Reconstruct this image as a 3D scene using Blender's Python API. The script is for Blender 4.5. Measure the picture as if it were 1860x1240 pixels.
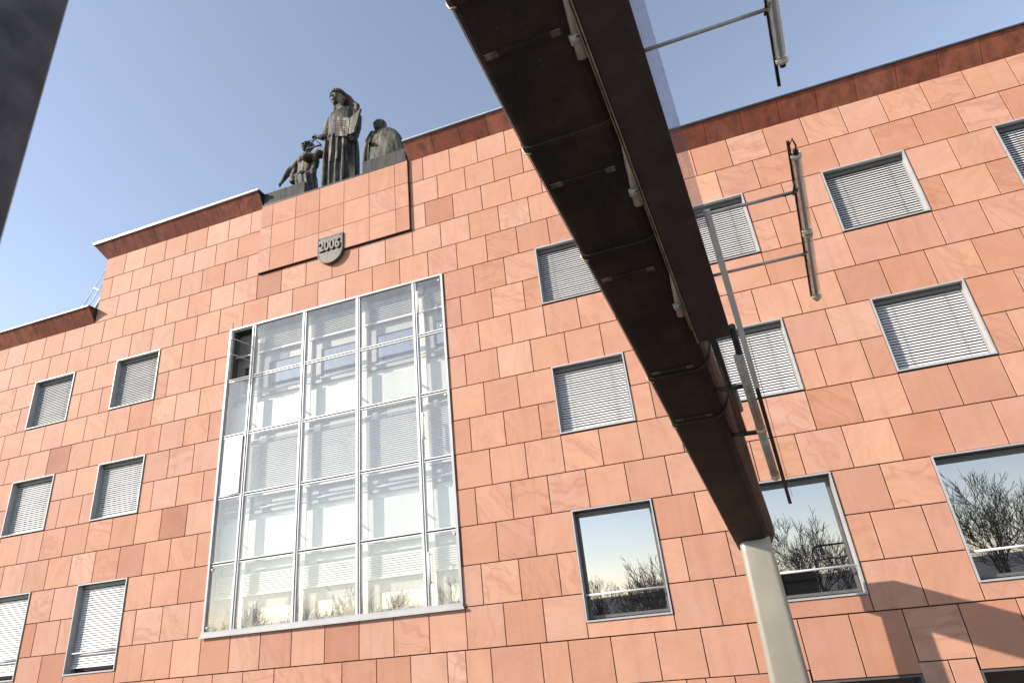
import bpy, bmesh, math, random
from mathutils import Vector, Matrix, Quaternion
random.seed(7)
R = math.radians
for o in list(bpy.data.objects): bpy.data.objects.remove(o)
SC = bpy.context.scene
COL = SC.collection

# ------------------------------------------------------------------ camera, sky, sun, exposure
D = 12.6            # metres from the camera to the facade
HC = 4.4            # camera height above the street in front of the building
cd = bpy.data.cameras.new('camera'); cam = bpy.data.objects.new('camera', cd); COL.objects.link(cam)
FW = Vector((-0.24982042, 0.88183739, 0.39994071)); RT = Vector((0.94377478, 0.31411162, -0.10306817)); UP = Vector((0.2165154, -0.35170543, 0.91072739))
m = Matrix((RT, UP, -FW)).transposed().to_4x4(); m.translation = (0, 0, HC)
cam.matrix_world = m
cd.sensor_width = 36; cd.lens = 36 * 1087.77 / 1860; cd.clip_start = 0.05; cd.clip_end = 6000
cd.dof.use_dof = True; cd.dof.focus_distance = 15.0; cd.dof.aperture_fstop = 3.2
SC.camera = cam
SUN = Vector((-1.38, -1.0, 0.9)).normalized()
ELEV = math.asin(SUN.z); AZ = math.atan2(SUN.x, SUN.y)
w = bpy.data.worlds.new('World'); SC.world = w; w.use_nodes = True
nt = w.node_tree; bg = nt.nodes['Background']
sky = nt.nodes.new('ShaderNodeTexSky'); sky.sky_type = 'NISHITA'; sky.sun_disc = False
sky.sun_elevation = ELEV; sky.sun_rotation = AZ
sky.air_density = 0.85; sky.dust_density = 0.2; sky.ozone_density = 1.0; sky.altitude = 100
hs = nt.nodes.new('ShaderNodeHueSaturation'); hs.inputs['Saturation'].default_value = 0.71      # hazy winter sky
nt.links.new(sky.outputs[0], hs.inputs['Color']); nt.links.new(hs.outputs[0], bg.inputs[0]); bg.inputs[1].default_value = 0.138
sd = bpy.data.lights.new('sun', 'SUN'); sd.energy = 3.6; sd.angle = R(0.53); sd.color = (1.0, 0.93, 0.85)
so = bpy.data.objects.new('sun', sd); COL.objects.link(so)
so.rotation_mode = 'QUATERNION'; so.rotation_quaternion = SUN.to_track_quat('Z', 'Y'); so.location = (-20, -14, 30)
vs = SC.view_settings; vs.view_transform = 'Standard'; vs.look = 'None'; vs.gamma = 1.0; vs.exposure = 1.08; vs.use_curve_mapping = False

# ------------------------------------------------------------------ facade grid: u = slab widths from the window right of centre, k = courses below the top window heads
CU, CK = 0.06625 * D, 0.06345 * D
def UX(u): return (-0.2153 + 0.06625 * u) * D
def KZ(k): return (0.6389 - 0.06345 * k) * D + HC
YW = D
UC = -7.03          # axis of symmetry of the front
def mir(u): return 2 * UC - u

# ------------------------------------------------------------------ materials
MATS = {}
class N:
    def __init__(s, name):
        s.m = bpy.data.materials.new(name); s.m.use_nodes = True; s.t = s.m.node_tree
        s.b = s.t.nodes['Principled BSDF']; s.out = s.t.nodes['Material Output']; MATS[name] = s.m
    def add(s, typ, **kw):
        n = s.t.nodes.new('ShaderNode' + typ)
        for k, v in kw.items():
            if k.startswith('i_'):
                key = k[2:]; key = int(key) if key.isdigit() else key.replace('_', ' ')
                n.inputs[key].default_value = v
            else: setattr(n, k, v)
        return n
    def link(s, a, b): s.t.links.new(a, b)
    def ramp(s, fac, stops):
        r = s.add('ValToRGB'); e = r.color_ramp.elements
        while len(e) < len(stops): e.new(0.5)
        for i, (p, c) in enumerate(stops):
            e[i].position = p; e[i].color = (c, c, c, 1) if isinstance(c, (int, float)) else (*c, 1)
        s.link(fac, r.inputs[0]); return r.outputs[0]
    def mix(s, fac, a, b, mode='MIX'):
        n = s.add('Mix', data_type='RGBA', blend_type=mode)
        for inp, v in ((n.inputs[0], fac), (n.inputs[6], a), (n.inputs[7], b)):
            if isinstance(v, (int, float)): inp.default_value = v
            elif isinstance(v, tuple): inp.default_value = (*v, 1)
            else: s.link(v, inp)
        return n.outputs[2]
    def noise(s, vec, scale, detail=4, rough=0.55, dist=0.0):
        n = s.add('TexNoise'); n.inputs['Scale'].default_value = scale; n.inputs['Detail'].default_value = detail
        n.inputs['Roughness'].default_value = rough; n.inputs['Distortion'].default_value = dist
        if vec is not None: s.link(vec, n.inputs['Vector'])
        return n.outputs[0]
    def mapping(s, vec, scale=(1, 1, 1), rot=(0, 0, 0), loc=(0, 0, 0)):
        n = s.add('Mapping'); n.inputs['Scale'].default_value = scale; n.inputs['Rotation'].default_value = rot; n.inputs['Location'].default_value = loc
        s.link(vec, n.inputs['Vector']); return n.outputs[0]
    def pos(s): return s.add('NewGeometry').outputs['Position']
    def bump(s, h, strength, dist=0.01):
        n = s.add('Bump'); n.inputs['Strength'].default_value = strength; n.inputs['Distance'].default_value = dist
        s.link(h, n.inputs['Height']); s.link(n.outputs[0], s.b.inputs['Normal'])
    def math(s, op, a, b=0.0):
        n = s.add('Math', operation=op)
        for i, v in ((0, a), (1, b)):
            if isinstance(v, (int, float)): n.inputs[i].default_value = v
            else: s.link(v, n.inputs[i])
        return n.outputs[0]
    def set(s, **kw):
        for k, v in kw.items():
            inp = s.b.inputs[k.replace('_', ' ')]
            if isinstance(v, (int, float)): inp.default_value = v
            elif isinstance(v, tuple): inp.default_value = (*v, 1)
            else: s.link(v, inp)
        return s

def mat_stone(name, shade_stain=0.0):
    s = N(name); at = s.add('Attribute', attribute_name='tone')
    sep = s.add('SeparateColor'); s.link(at.outputs['Color'], sep.inputs[0])
    p = s.pos()
    off = s.add('CombineXYZ'); s.link(s.math('MULTIPLY', sep.outputs[1], 40), off.inputs[0]); s.link(s.math('MULTIPLY', sep.outputs[2], 60), off.inputs[2])
    va = s.add('VectorMath', operation='ADD'); s.link(p, va.inputs[0]); s.link(off.outputs[0], va.inputs[1])
    ro = s.add('VectorRotate', rotation_type='Y_AXIS'); s.link(va.outputs[0], ro.inputs['Vector']); s.link(s.math('MULTIPLY', sep.outputs[2], 6.3), ro.inputs['Angle'])
    st = s.mapping(ro.outputs[0], (0.6, 1, 2.6))
    warp = s.noise(va.outputs[0], 1.3, 2)
    wv = s.add('VectorMath', operation='MULTIPLY_ADD'); s.link(warp, wv.inputs[0]); wv.inputs[1].default_value = (1.6, 1.6, 1.6); s.link(st, wv.inputs[2])
    veins = s.ramp(s.noise(wv.outputs[0], 1.5, 6, 0.62), [(0.30, 0.0), (0.50, 0.45), (0.72, 1.0)])
    fine = s.noise(wv.outputs[0], 7.0, 5, 0.6)
    blotch = s.ramp(s.noise(va.outputs[0], 1.1, 4), [(0.3, 0.0), (0.7, 1.0)])
    base = s.ramp(sep.outputs[0], [(0.0, (0.275, 0.100, 0.060)), (0.2, (0.40, 0.185, 0.115)), (0.5, (0.47, 0.245, 0.163)), (0.8, (0.525, 0.292, 0.200)), (1.0, (0.58, 0.342, 0.242))])
    hue = s.mix(s.ramp(sep.outputs[1], [(0.25, 0.0), (0.8, 1.0)]), (1.04, 0.94, 0.82), (0.98, 1.03, 1.12))
    base = s.mix(0.5, base, s.mix(1.0, base, hue, 'MULTIPLY'))
    c = s.mix(s.math('MULTIPLY', veins, 0.42), base, (0.36, 0.140, 0.082))
    c = s.mix(s.math('MULTIPLY', blotch, 0.20), c, (0.60, 0.345, 0.235))
    vl = s.ramp(s.noise(wv.outputs[0], 1.1, 2, 0.5), [(0.44, 0.0), (0.495, 1.0), (0.55, 0.0)])
    sel = s.ramp(sep.outputs[2], [(0.45, 0.0), (0.95, 1.0)])
    c = s.mix(s.math('MULTIPLY', s.math('MULTIPLY', vl, sel), 0.40), c, (0.30, 0.13, 0.08))
    c = s.mix(s.math('MULTIPLY', s.ramp(fine, [(0.35, 0.0), (0.7, 1.0)]), 0.12), c, (0.30, 0.125, 0.075))
    run = s.ramp(s.noise(s.mapping(p, (5.0, 5.0, 0.16)), 1.0, 5, 0.62), [(0.52, 0.0), (0.75, 1.0)])
    c = s.mix(s.math('MULTIPLY', run, 0.20), c, (0.22, 0.10, 0.065))
    if shade_stain:
        c = s.mix(0.85, c, s.mix(1.0, c, (0.72, 0.46, 0.38), 'MULTIPLY'))  # shade on the flare put into the colour as a red-brown tint
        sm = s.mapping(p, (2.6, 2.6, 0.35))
        c = s.mix(s.math('MULTIPLY', s.ramp(s.noise(sm, 1.6, 5, 0.65), [(0.40, 0.0), (0.72, 1.0)]), shade_stain), c, (0.07, 0.028, 0.018))
    g = s.noise(p, 160, 3, 0.7)
    s.set(Base_Color=c, Roughness=0.72, Specular_IOR_Level=0.25)
    h = s.math('ADD', s.math('MULTIPLY', g, 0.4), s.math('MULTIPLY', fine, 0.6))
    s.bump(h, 0.22, 0.004)
    return s.m
def mat_simple(name, col, rough=0.5, metal=0.0, var=0.12, scale=6.0, spec=0.5, bump=0.0, streak=None):
    s = N(name); p = s.pos()
    n = s.noise(s.mapping(p, streak) if streak else p, scale, 5, 0.6)
    dark = tuple(c * (1 - var) for c in col); light = tuple(min(1, c * (1 + var)) for c in col)
    s.set(Base_Color=s.ramp(n, [(0.3, dark), (0.7, light)]), Metallic=metal, Specular_IOR_Level=spec)
    s.set(Roughness=s.math('ADD', s.math('MULTIPLY', n, 0.2), rough - 0.1))
    if bump: s.bump(s.noise(p, scale * 6, 4), bump, 0.004)
    return s.m
M_STONE = mat_stone('sandstone'); M_CORN = mat_stone('shaded_stained_sandstone', 0.8)  # cornice stone carries both flare shade and stain streaks in its colour
M_JOINT = mat_simple('joint_shadow_backing', (0.03, 0.016, 0.012), 0.9, var=0.2)
M_ALU = mat_simple('anodised_aluminium', (0.40, 0.385, 0.37), 0.48, 0.2, 0.08, 3.0)
M_ALUW = mat_simple('light_aluminium', (0.58, 0.56, 0.545), 0.48, 0.2, 0.07, 3.0)
M_SLAT = mat_simple('blind_slat', (0.66, 0.64, 0.615), 0.45, 0.1, 0.07, 2.0)
M_CORD = mat_simple('blind_cord', (0.12, 0.115, 0.11), 0.7)
M_DARKFRAME = mat_simple('dark_grey_frame', (0.115, 0.11, 0.105), 0.45, 0.3, 0.1)
M_INFRAME = mat_simple('grey_inner_frame', (0.30, 0.295, 0.28), 0.5, 0.1, 0.1)
M_CREAM = mat_simple('cream_inner_wall', (0.80, 0.775, 0.71), 0.6, 0.0, 0.05, 2.0)
M_SPAND = mat_simple('pale_green_spandrel', (0.50, 0.505, 0.465), 0.35, 0.0, 0.05, 1.5)
M_BLACK = mat_simple('dark_interior', (0.012, 0.012, 0.013), 0.8)
M_WHITE = mat_simple('white_paint', (0.78, 0.78, 0.76), 0.45, 0.0, 0.05)
M_LEAD = mat_simple('dark_coping_metal', (0.055, 0.052, 0.055), 0.45, 0.5, 0.25, 3.0)
M_COPING = mat_simple('light_coping_edge', (0.55, 0.56, 0.58), 0.4, 0.5, 0.1)
M_PLINTH = mat_simple('grey_basalt_plinth', (0.055, 0.052, 0.05), 0.75, 0.0, 0.6, 4.0, spec=0.2, streak=(3.5, 3.5, 0.35), bump=0.3)
M_ASPH = mat_simple('street_paving', (0.065, 0.063, 0.06), 0.9, 0.0, 0.2, 2.0)
M_TERR = mat_simple('terrace_paving', (0.12, 0.115, 0.11), 0.9, 0.0, 0.2, 3.0)
M_GALV = mat_simple('galvanised_pipe', (0.37, 0.35, 0.315), 0.55, 0.15, 0.3, 9.0, bump=0.2)
M_TRUNK = mat_simple('bark', (0.035, 0.028, 0.024), 0.95, 0.0, 0.3, 8.0)
M_BLKMET = mat_simple('black_railing_paint', (0.012, 0.012, 0.013), 0.4, 0.2)
M_BRASS = mat_simple('cream_end_cap', (0.60, 0.53, 0.40), 0.5, 0.2, 0.2, 20)
M_COLUMN = mat_simple('brushed_steel_paint', (0.32, 0.282, 0.222), 0.42, 0.25, 0.14, 1.6, streak=(1.0, 1.0, 0.45))
M_PLATE = mat_simple('brown_steel_plate', (0.05, 0.036, 0.031), 0.6, 0.2, 0.3, 5.0)

def mat_rust():
    s = N('weathered_dark_steel'); p = s.pos()
    a = s.noise(p, 2.2, 6, 0.65); sp = s.noise(p, 38, 3, 0.7)
    c = s.ramp(a, [(0.32, (0.012, 0.008, 0.006)), (0.5, (0.026, 0.017, 0.012)), (0.72, (0.058, 0.032, 0.020))])
    c = s.mix(s.math('MULTIPLY', s.ramp(sp, [(0.62, 0.0), (0.72, 1.0)]), 0.5), c, (0.13, 0.10, 0.085))
    s.set(Base_Color=c, Roughness=0.62, Metallic=0.3); s.bump(s.noise(p, 22, 5), 0.3, 0.004)
    return s.m
M_RUST = mat_rust()
M_NEAR = mat_simple('mottled_dark_steel', (0.075, 0.067, 0.069), 0.75, 0.1, 0.5, 11.0)
M_STRIP = mat_simple('worn_sealing_strip', (0.12, 0.092, 0.068), 0.8, 0.0, 0.7, 16.0)
M_LIP = mat_simple('brass_edge_lip', (0.42, 0.33, 0.24), 0.45, 0.5, 0.3, 8.0)

def mat_bronze():
    s = N('patinated_bronze'); p = s.pos()
    st = s.mapping(p, (3.2, 3.2, 0.55))
    a = s.noise(st, 1.5, 6, 0.65, 0.4); b = s.noise(p, 3.2, 5, 0.6)
    c = s.ramp(a, [(0.36, (0.012, 0.010, 0.008)), (0.48, (0.040, 0.036, 0.028)), (0.60, (0.17, 0.145, 0.105)), (0.74, (0.42, 0.365, 0.275))])
    c = s.mix(s.math('MULTIPLY', s.ramp(b, [(0.5, 0.0), (0.7, 1.0)]), 0.7), c, (0.014, 0.012, 0.010))
    g = s.ramp(s.noise(p, 1.7, 3), [(0.55, 0.0), (0.68, 1.0)])
    c = s.mix(s.math('MULTIPLY', g, 0.35), c, (0.06, 0.085, 0.062))
    s.set(Base_Color=c, Roughness=0.6, Metallic=0.08, Specular_IOR_Level=0.25); s.bump(s.noise(p, 14, 6, 0.65), 0.7, 0.025)
    return s.m
M_BRONZE = mat_bronze()
M_HAIR = mat_simple('rusty_bronze_hair', (0.055, 0.030, 0.020), 0.7, 0.05, 0.5, 5.0, bump=0.6)
M_SHIELD = mat_simple('tarnished_brass_shield', (0.10, 0.085, 0.07), 0.55, 0.3, 0.45, 5.0, streak=(4, 4, 0.9))

def mat_glass_coated(name, refl):
    s = N(name); p = s.pos()
    gl = s.add('BsdfGlossy'); gl.inputs['Color'].default_value = (0.84, 0.80, 0.80, 1); gl.inputs['Roughness'].default_value = 0.0
    df = s.add('BsdfDiffuse'); df.inputs['Color'].default_value = (0.012, 0.013, 0.014, 1)
    bp = s.add('Bump'); bp.inputs['Strength'].default_value = 0.02; bp.inputs['Distance'].default_value = 0.02
    s.link(s.noise(p, 1.4, 2), bp.inputs['Height']); s.link(bp.outputs[0], gl.inputs['Normal'])
    mx = s.add('MixShader'); mx.inputs[0].default_value = refl
    s.link(df.outputs[0], mx.inputs[1]); s.link(gl.outputs[0], mx.inputs[2]); s.link(mx.outputs[0], s.out.inputs[0])
    return s.m
M_GLASS = mat_glass_coated('coated_window_glass', 0.44); M_DIMGLASS = mat_glass_coated('shaded_window_glass', 0.10)
def mat_glass_clear(name, refl, dirt, tint=(0.985, 0.985, 0.975), dirtcol=(0.75, 0.73, 0.68)):
    s = N(name); p = s.pos()
    tr = s.add('BsdfTransparent'); tr.inputs['Color'].default_value = (*tint, 1)
    gl = s.add('BsdfGlossy'); gl.inputs['Color'].default_value = (1.0, 0.95, 0.87, 1); gl.inputs['Roughness'].default_value = 0.0
    df = s.add('BsdfDiffuse'); df.inputs['Color'].default_value = (*dirtcol, 1)
    m1 = s.add('MixShader'); s.link(tr.outputs[0], m1.inputs[1]); s.link(df.outputs[0], m1.inputs[2])
    d = s.ramp(s.noise(s.mapping(p, (9, 9, 0.5)), 1.0, 4, 0.6), [(0.3, dirt * 0.6), (0.75, dirt * 1.5)])
    s.link(d, m1.inputs[0])
    ge = s.add('NewGeometry'); dt = s.add('VectorMath', operation='DOT_PRODUCT'); s.link(ge.outputs['Normal'], dt.inputs[0]); s.link(ge.outputs['Incoming'], dt.inputs[1])
    f = s.math('ADD', s.math('MULTIPLY', s.math('POWER', s.math('SUBTRACT', 1.0, s.math('ABSOLUTE', dt.outputs['Value'])), 5.0), 0.9), refl)
    m2 = s.add('MixShader'); s.link(f, m2.inputs[0]); s.link(m1.outputs[0], m2.inputs[1]); s.link(gl.outputs[0], m2.inputs[2])
    s.link(m2.outputs[0], s.out.inputs[0]); return s.m
M_SCREEN = mat_glass_clear('dusty_screen_glass', 0.085, 0.05)
M_SASH = mat_glass_clear('sash_glass', 0.42, 0.08)
M_TUBE = mat_glass_clear('lamp_tube_glass', 0.10, 0.22, (0.86, 0.85, 0.83), (0.55, 0.52, 0.48))
M_SHEET = mat_glass_clear('streaked_clear_sheet', 0.04, 0.16, (0.90, 0.89, 0.93), (0.60, 0.56, 0.58))

# ------------------------------------------------------------------ mesh helpers
class MB:
    def __init__(s): s.v = []; s.f = []; s.sm = []; s.col = []
    def quad(s, a, b, c, d, sm=False):
        i = len(s.v); s.v += [tuple(a), tuple(b), tuple(c), tuple(d)]; s.f.append((i, i + 1, i + 2, i + 3)); s.sm.append(sm)
    def box(s, x0, x1, y0, y1, z0, z1):
        i = len(s.v)
        s.v += [(x, y, z) for x in (x0, x1) for y in (y0, y1) for z in (z0, z1)]
        for f in ((0, 1, 3, 2), (4, 6, 7, 5), (0, 4, 5, 1), (2, 3, 7, 6), (0, 2, 6, 4), (1, 5, 7, 3)):
            s.f.append(tuple(i + j for j in f)); s.sm.append(False)
        return s
    def rings(s, rs, closed=True, cap=True, sm=True):
        i = len(s.v); n = len(rs[0])
        for r in rs: s.v += [tuple(p) for p in r]
        for a in range(len(rs) - 1):
            for j in range(n if closed else n - 1):
                k = (j + 1) % n
                s.f.append((i + a * n + j, i + a * n + k, i + (a + 1) * n + k, i + (a + 1) * n + j)); s.sm.append(sm)
        if cap:
            s.f.append(tuple(i + j for j in reversed(range(n)))); s.sm.append(False)
            e = i + (len(rs) - 1) * n
            s.f.append(tuple(e + j for j in range(n))); s.sm.append(False)
        return s
    def tube(s, pts, r, n=10, cap=True):
        P = [Vector(p) for p in pts]; rr = r if isinstance(r, (list, tuple)) else [r] * len(P)
        rs = []; ref = None
        for i, p in enumerate(P):
            t = (P[min(i + 1, len(P) - 1)] - P[max(i - 1, 0)]).normalized()
            if ref is None: ref = t.orthogonal().normalized()
            ref = (ref - t * ref.dot(t)).normalized(); b = t.cross(ref)
            rs.append([p + (ref * math.cos(a) + b * math.sin(a)) * rr[i] for a in [2 * math.pi * j / n for j in range(n)]])
        return s.rings(rs, True, cap)
    def ell(s, c, rx, ry, rz, nu=16, nv=10, rot=None):
        rs = []
        for a in range(1, nv):
            th = math.pi * a / nv; ring = []
            for j in range(nu):
                ph = 2 * math.pi * j / nu
                v = Vector((rx * math.sin(th) * math.cos(ph), ry * math.sin(th) * math.sin(ph), -rz * math.cos(th)))
                if rot: v = rot @ v
                ring.append(Vector(c) + v)
            rs.append(ring)
        return s.rings(rs)
    def mesh(s, name):
        me = bpy.data.meshes.new(name); me.from_pydata(s.v, [], s.f)
        me.polygons.foreach_set('use_smooth', s.sm); me.update(); return me
def tag(o, label=None, cat=None, group=None, kind=None):
    for k, v in (('label', label), ('category', cat), ('group', group), ('kind', kind)):
        if v: o[k] = v
    return o
ELOC = {}
def obj(name, me, mat, parent=None, loc=None):
    if isinstance(me, MB): me = me.mesh(name)
    o = bpy.data.objects.new(name, me); COL.objects.link(o)
    if mat is not None and not me.materials: me.materials.append(mat)
    if parent is not None:
        o.parent = parent
        if parent.name in ELOC: o.matrix_parent_inverse = Matrix.Translation(-ELOC[parent.name])
    if loc is not None: o.location = loc
    return o
def empty(name, loc, label, cat, group=None):
    o = bpy.data.objects.new(name, None); COL.objects.link(o); o.location = loc; ELOC[o.name] = Vector(loc)
    o.empty_display_size = 0.3
    return tag(o, label, cat, group)
def set_tone(me, c):
    a = me.color_attributes.new('tone', 'FLOAT_COLOR', 'CORNER')
    cols = c if isinstance(c, list) else [c] * len(me.loops)
    a.data.foreach_set('color', [x for q in cols for x in q])
def bevel(o, w, seg=2):
    bm = bmesh.new(); bm.from_mesh(o.data)
    bmesh.ops.bevel(bm, geom=bm.edges[:], offset=w, segments=seg, affect='EDGES', profile=0.5)
    bm.to_mesh(o.data); bm.free(); return o

# ================================================================== the setting
g = MB(); g.quad((-900, -900, 0), (900, -900, 0), (900, 900, 0), (-900, 900, 0))
tag(obj('ground', g, M_ASPH), kind='structure')
t = MB().box(-16, 22, -10, 4.4, 0.004, HC - 1.65)
tag(obj('terrace', t, M_TERR), kind='structure')

# ================================================================== the building
XC = UX(UC)
bld = empty('courthouse', (XC, YW, 0), 'salmon sandstone slab courthouse front with stepped parapet and square windows', 'building')
SL0, SR0 = mir(3.53), 3.53           # raised centre block
ULEFT, URIGHT = -27.06, 18.0
KB = (HC + 0.6389 * D) / CK          # k of street level
wins = []                            # (u0,u1,k0,k1,kind)
for cu in (0.0, 4.0, 8.0, 12.0):
    wins += [(cu, cu + 1.985, 0.0, 1.965, 'blind'), (cu, cu + 1.985, 4.0, 5.965, 'blind'), (cu, cu + 1.985, 8.0, 10.645, 'glass')]
for cu in (-16.06, -20.06):
    wins += [(cu, cu + 1.985, 0.0, 1.965, 'blind'), (cu, cu + 1.985, 4.0, 5.965, 'blind'), (cu, cu + 1.985, 8.0, 10.645, 'tallblind')]
BIG = (-11.03, -3.03, 0.0, 10.0)
low = [(4.48, 6.48, 12.22, 14.9), (7.48, 9.48, 12.22, 14.9), (0.48, 2.4, 12.6, 14.9)]
holes = [w_[:4] for w_ in wins] + [BIG] + low
panel = (-10.03, -4.03, -5.0, -2.0)

def has(u, k, hs): return any(a < u < b and c < k < d for a, b, c, d in hs)
# backing wall with openings, sides and roofs
bk = MB(); us = sorted({ULEFT, URIGHT, SL0, SR0} | {x for h in holes for x in h[:2]}); ks = sorted({-5.0, -2.0, KB} | {x for h in holes for x in h[2:]})
YB = YW + 0.035
for i in range(len(us) - 1):
    for j in range(len(ks) - 1):
        um, km = (us[i] + us[i + 1]) / 2, (ks[j] + ks[j + 1]) / 2
        if has(um, km, holes): continue
        if km < -2 and not (SL0 < um < SR0): continue
        bk.quad((UX(us[i]), YB, KZ(ks[j + 1])), (UX(us[i + 1]), YB, KZ(ks[j + 1])), (UX(us[i + 1]), YB, KZ(ks[j])), (UX(us[i]), YB, KZ(ks[j])))
def shell(u0, u1, k0, k1, dep):
    x0, x1, z0, z1, y0, y1 = UX(u0), UX(u1), KZ(k1), KZ(k0), YB, YB + dep
    bk.quad((x0, y0, z0), (x0, y0, z1), (x0, y1, z1), (x0, y1, z0)); bk.quad((x1, y0, z0), (x1, y1, z0), (x1, y1, z1), (x1, y0, z1))
    bk.quad((x0, y0, z1), (x1, y0, z1), (x1, y1, z1), (x0, y1, z1)); bk.quad((x0, y1, z0), (x0, y1, z1), (x1, y1, z1), (x1, y1, z0))
shell(ULEFT, URIGHT, -2, KB, 12); shell(SL0, SR0, -5, -2, 7)
obj('backing_wall', bk, M_JOINT, bld)

# stone slabs
JW = 0.0088
def slab_geo(mb, x0, x1, z0, z1, y, th=0.03, c=0.004):
    i = len(mb.v)
    for (yy, ins) in ((y + th, 0.0), (y + c, 0.0), (y, c)):
        mb.v += [(x0 + ins, yy, z0 + ins), (x1 - ins, yy, z0 + ins), (x1 - ins, yy, z1 - ins), (x0 + ins, yy, z1 - ins)]
    for r in (0, 4):
        for j in range(4):
            k = (j + 1) % 4; mb.f.append((i + r + j, i + r + k, i + r + 4 + k, i + r + 4 + j)); mb.sm.append(False)
    mb.f.append((i + 8, i + 9, i + 10, i + 11)); mb.sm.append(False)
def tone():
    r = random.random()
    if r < 0.03: t_ = random.uniform(0.05, 0.2)
    elif r < 0.25: t_ = random.uniform(0.28, 0.46)
    else: t_ = min(1, max(0.36, random.gauss(0.64, 0.13)))
    return (t_, random.random(), random.random(), 1)
row11 = {-3.56: 1}
def joints(k):
    odd = k % 2 != 0
    right = [i + (0.5 if odd else 0) for i in range(-7, 19)]
    if k == 11: right = [x for x in right if x > -0.6 or x < -6.0] + [-1.17, -2.42, -3.07, -3.56, -4.55, -5.5]
    right = [x for x in right if x > UC + 0.2]
    left = [mir(x) for x in right]
    if k == 11: left = [mir(i + 0.5) for i in range(-6, 19)]
    mid = [UC] if not odd else []
    return sorted(right + left + mid)
slabs = []
for k in range(-5, int(KB) + 1):
    k0, k1 = float(k), min(float(k + 1), KB)
    if k1 - k0 < 0.1: continue
    lo, hi = (SL0, SR0) if k < -2 else (ULEFT, URIGHT)
    js = [lo] + [j for j in joints(k) if lo + 0.2 < j < hi - 0.2] + [hi]
    hs = holes + [panel]
    for a, b in zip(js, js[1:]):
        # split the cell against openings
        cuts = sorted({a, b} | {x for h in hs if h[2] < k1 - .01 and h[3] > k0 + .01 for x in h[:2] if a + 0.02 < x < b - 0.02})
        for c0, c1 in zip(cuts, cuts[1:]):
            um = (c0 + c1) / 2
            top, bot = k0, k1
            blocked = False
            for h in hs:
                if h[0] < um < h[1] and h[2] < k1 - .001 and h[3] > k0 + .001:
                    if h[2] <= k0 + .001 and h[3] >= k1 - .001: blocked = True
                    elif h[2] <= k0 + .001: top = max(top, h[3])
                    else: bot = min(bot, h[2])
            if not blocked and bot - top > 0.05: slabs.append([c0, c1, top, bot])
# one wide slab under each tall window, as in the front
merged = []
for s_ in slabs:
    if abs(s_[3] - 11) < .01 and s_[2] > 10.5 and merged and merged[-1][2] == s_[2] and abs(merged[-1][1] - s_[0]) < .02: merged[-1][1] = s_[1]
    else: merged.append(s_)
slabs = merged
# taller slabs above the street-level openings
for s_ in slabs:
    if s_[3] == 12.0 and any(h[0] - .2 < (s_[0] + s_[1]) / 2 < h[1] + .2 and h[2] < 12.5 for h in low): s_[3] = 12.21
slabs = [s_ for s_ in slabs if not (s_[2] == 12.0 and s_[3] < 12.3)]
def project(P):
    d = Vector(P) - Vector((0, 0, HC)); z = d.dot(FW)
    if z <= 0.01: return None
    return (930 + 1087.77 * d.dot(RT) / z, 620 - 1087.77 * d.dot(UP) / z)
def seen_area(s_):
    q = [project((UX(u), YW, KZ(k))) for u, k in ((s_[0], s_[2]), (s_[1], s_[2]), (s_[1], s_[3]), (s_[0], s_[3]))]
    if None in q: return 0
    cx, cy = sum(p[0] for p in q) / 4, sum(p[1] for p in q) / 4
    if not (0 < cx < 1860 and 0 < cy < 1240): return 0
    if 1.53 * (cx - 812) > 0.8 * cy and abs(cx - (1005 + 0.40 * cy)) < 95 and cy < 980: return 0      # behind the gantry
    return abs(sum(q[i][0] * q[(i + 1) % 4][1] - q[(i + 1) % 4][0] * q[i][1] for i in range(4))) / 2
slabs.sort(key=seen_area, reverse=True)
rest = MB(); rest_t = []
for i, (u0, u1, k0, k1) in enumerate(slabs):
    y = YW - random.uniform(0, 0.0035)
    args = (UX(u0) + JW, UX(u1) - JW, KZ(k1) + JW * (1.5 if abs(k1 - 11) < .01 else 1), KZ(k0) - JW, y)
    tn = tone()
    if i < 279:
        mb = MB(); slab_geo(mb, *args); me = mb.mesh('stone_slab'); set_tone(me, tn); obj('stone_slab', me, M_STONE, bld)
    else:
        slab_geo(rest, *args); rest_t += [tn] * (9 * 4)
me = rest.mesh('stone_slabs_further'); set_tone(me, rest_t); tag(obj('further_stone_slabs', me, M_STONE, bld), kind='stuff')

# raised date panel: three courses of stacked slabs, 0.1 m proud
pb = MB().box(UX(panel[0]) + .004, UX(panel[1]) - .004, YW - 0.055, YB - .002, KZ(-2) + 0.012, KZ(-5) - .002)
dp = obj('date_panel', pb, M_JOINT, bld)
pj = [-10.03, -9.53, -8.53, -7.53, -6.53, -5.53, -4.53, -4.03]
for k in (-5, -4, -3):
    for a, b in zip(pj, pj[1:]):
        mb = MB(); slab_geo(mb, UX(a) + .005, UX(b) - .005, KZ(k + 1) + (.014 if k == -3 else .005), KZ(k) - .005, YW - 0.085)
        me = mb.mesh('stone_slab'); tn = tone(); set_tone(me, (min(.75, max(.3, tn[0] - .1)), tn[1], tn[2], 1)); obj('stone_slab', me, M_STONE, dp)

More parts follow.
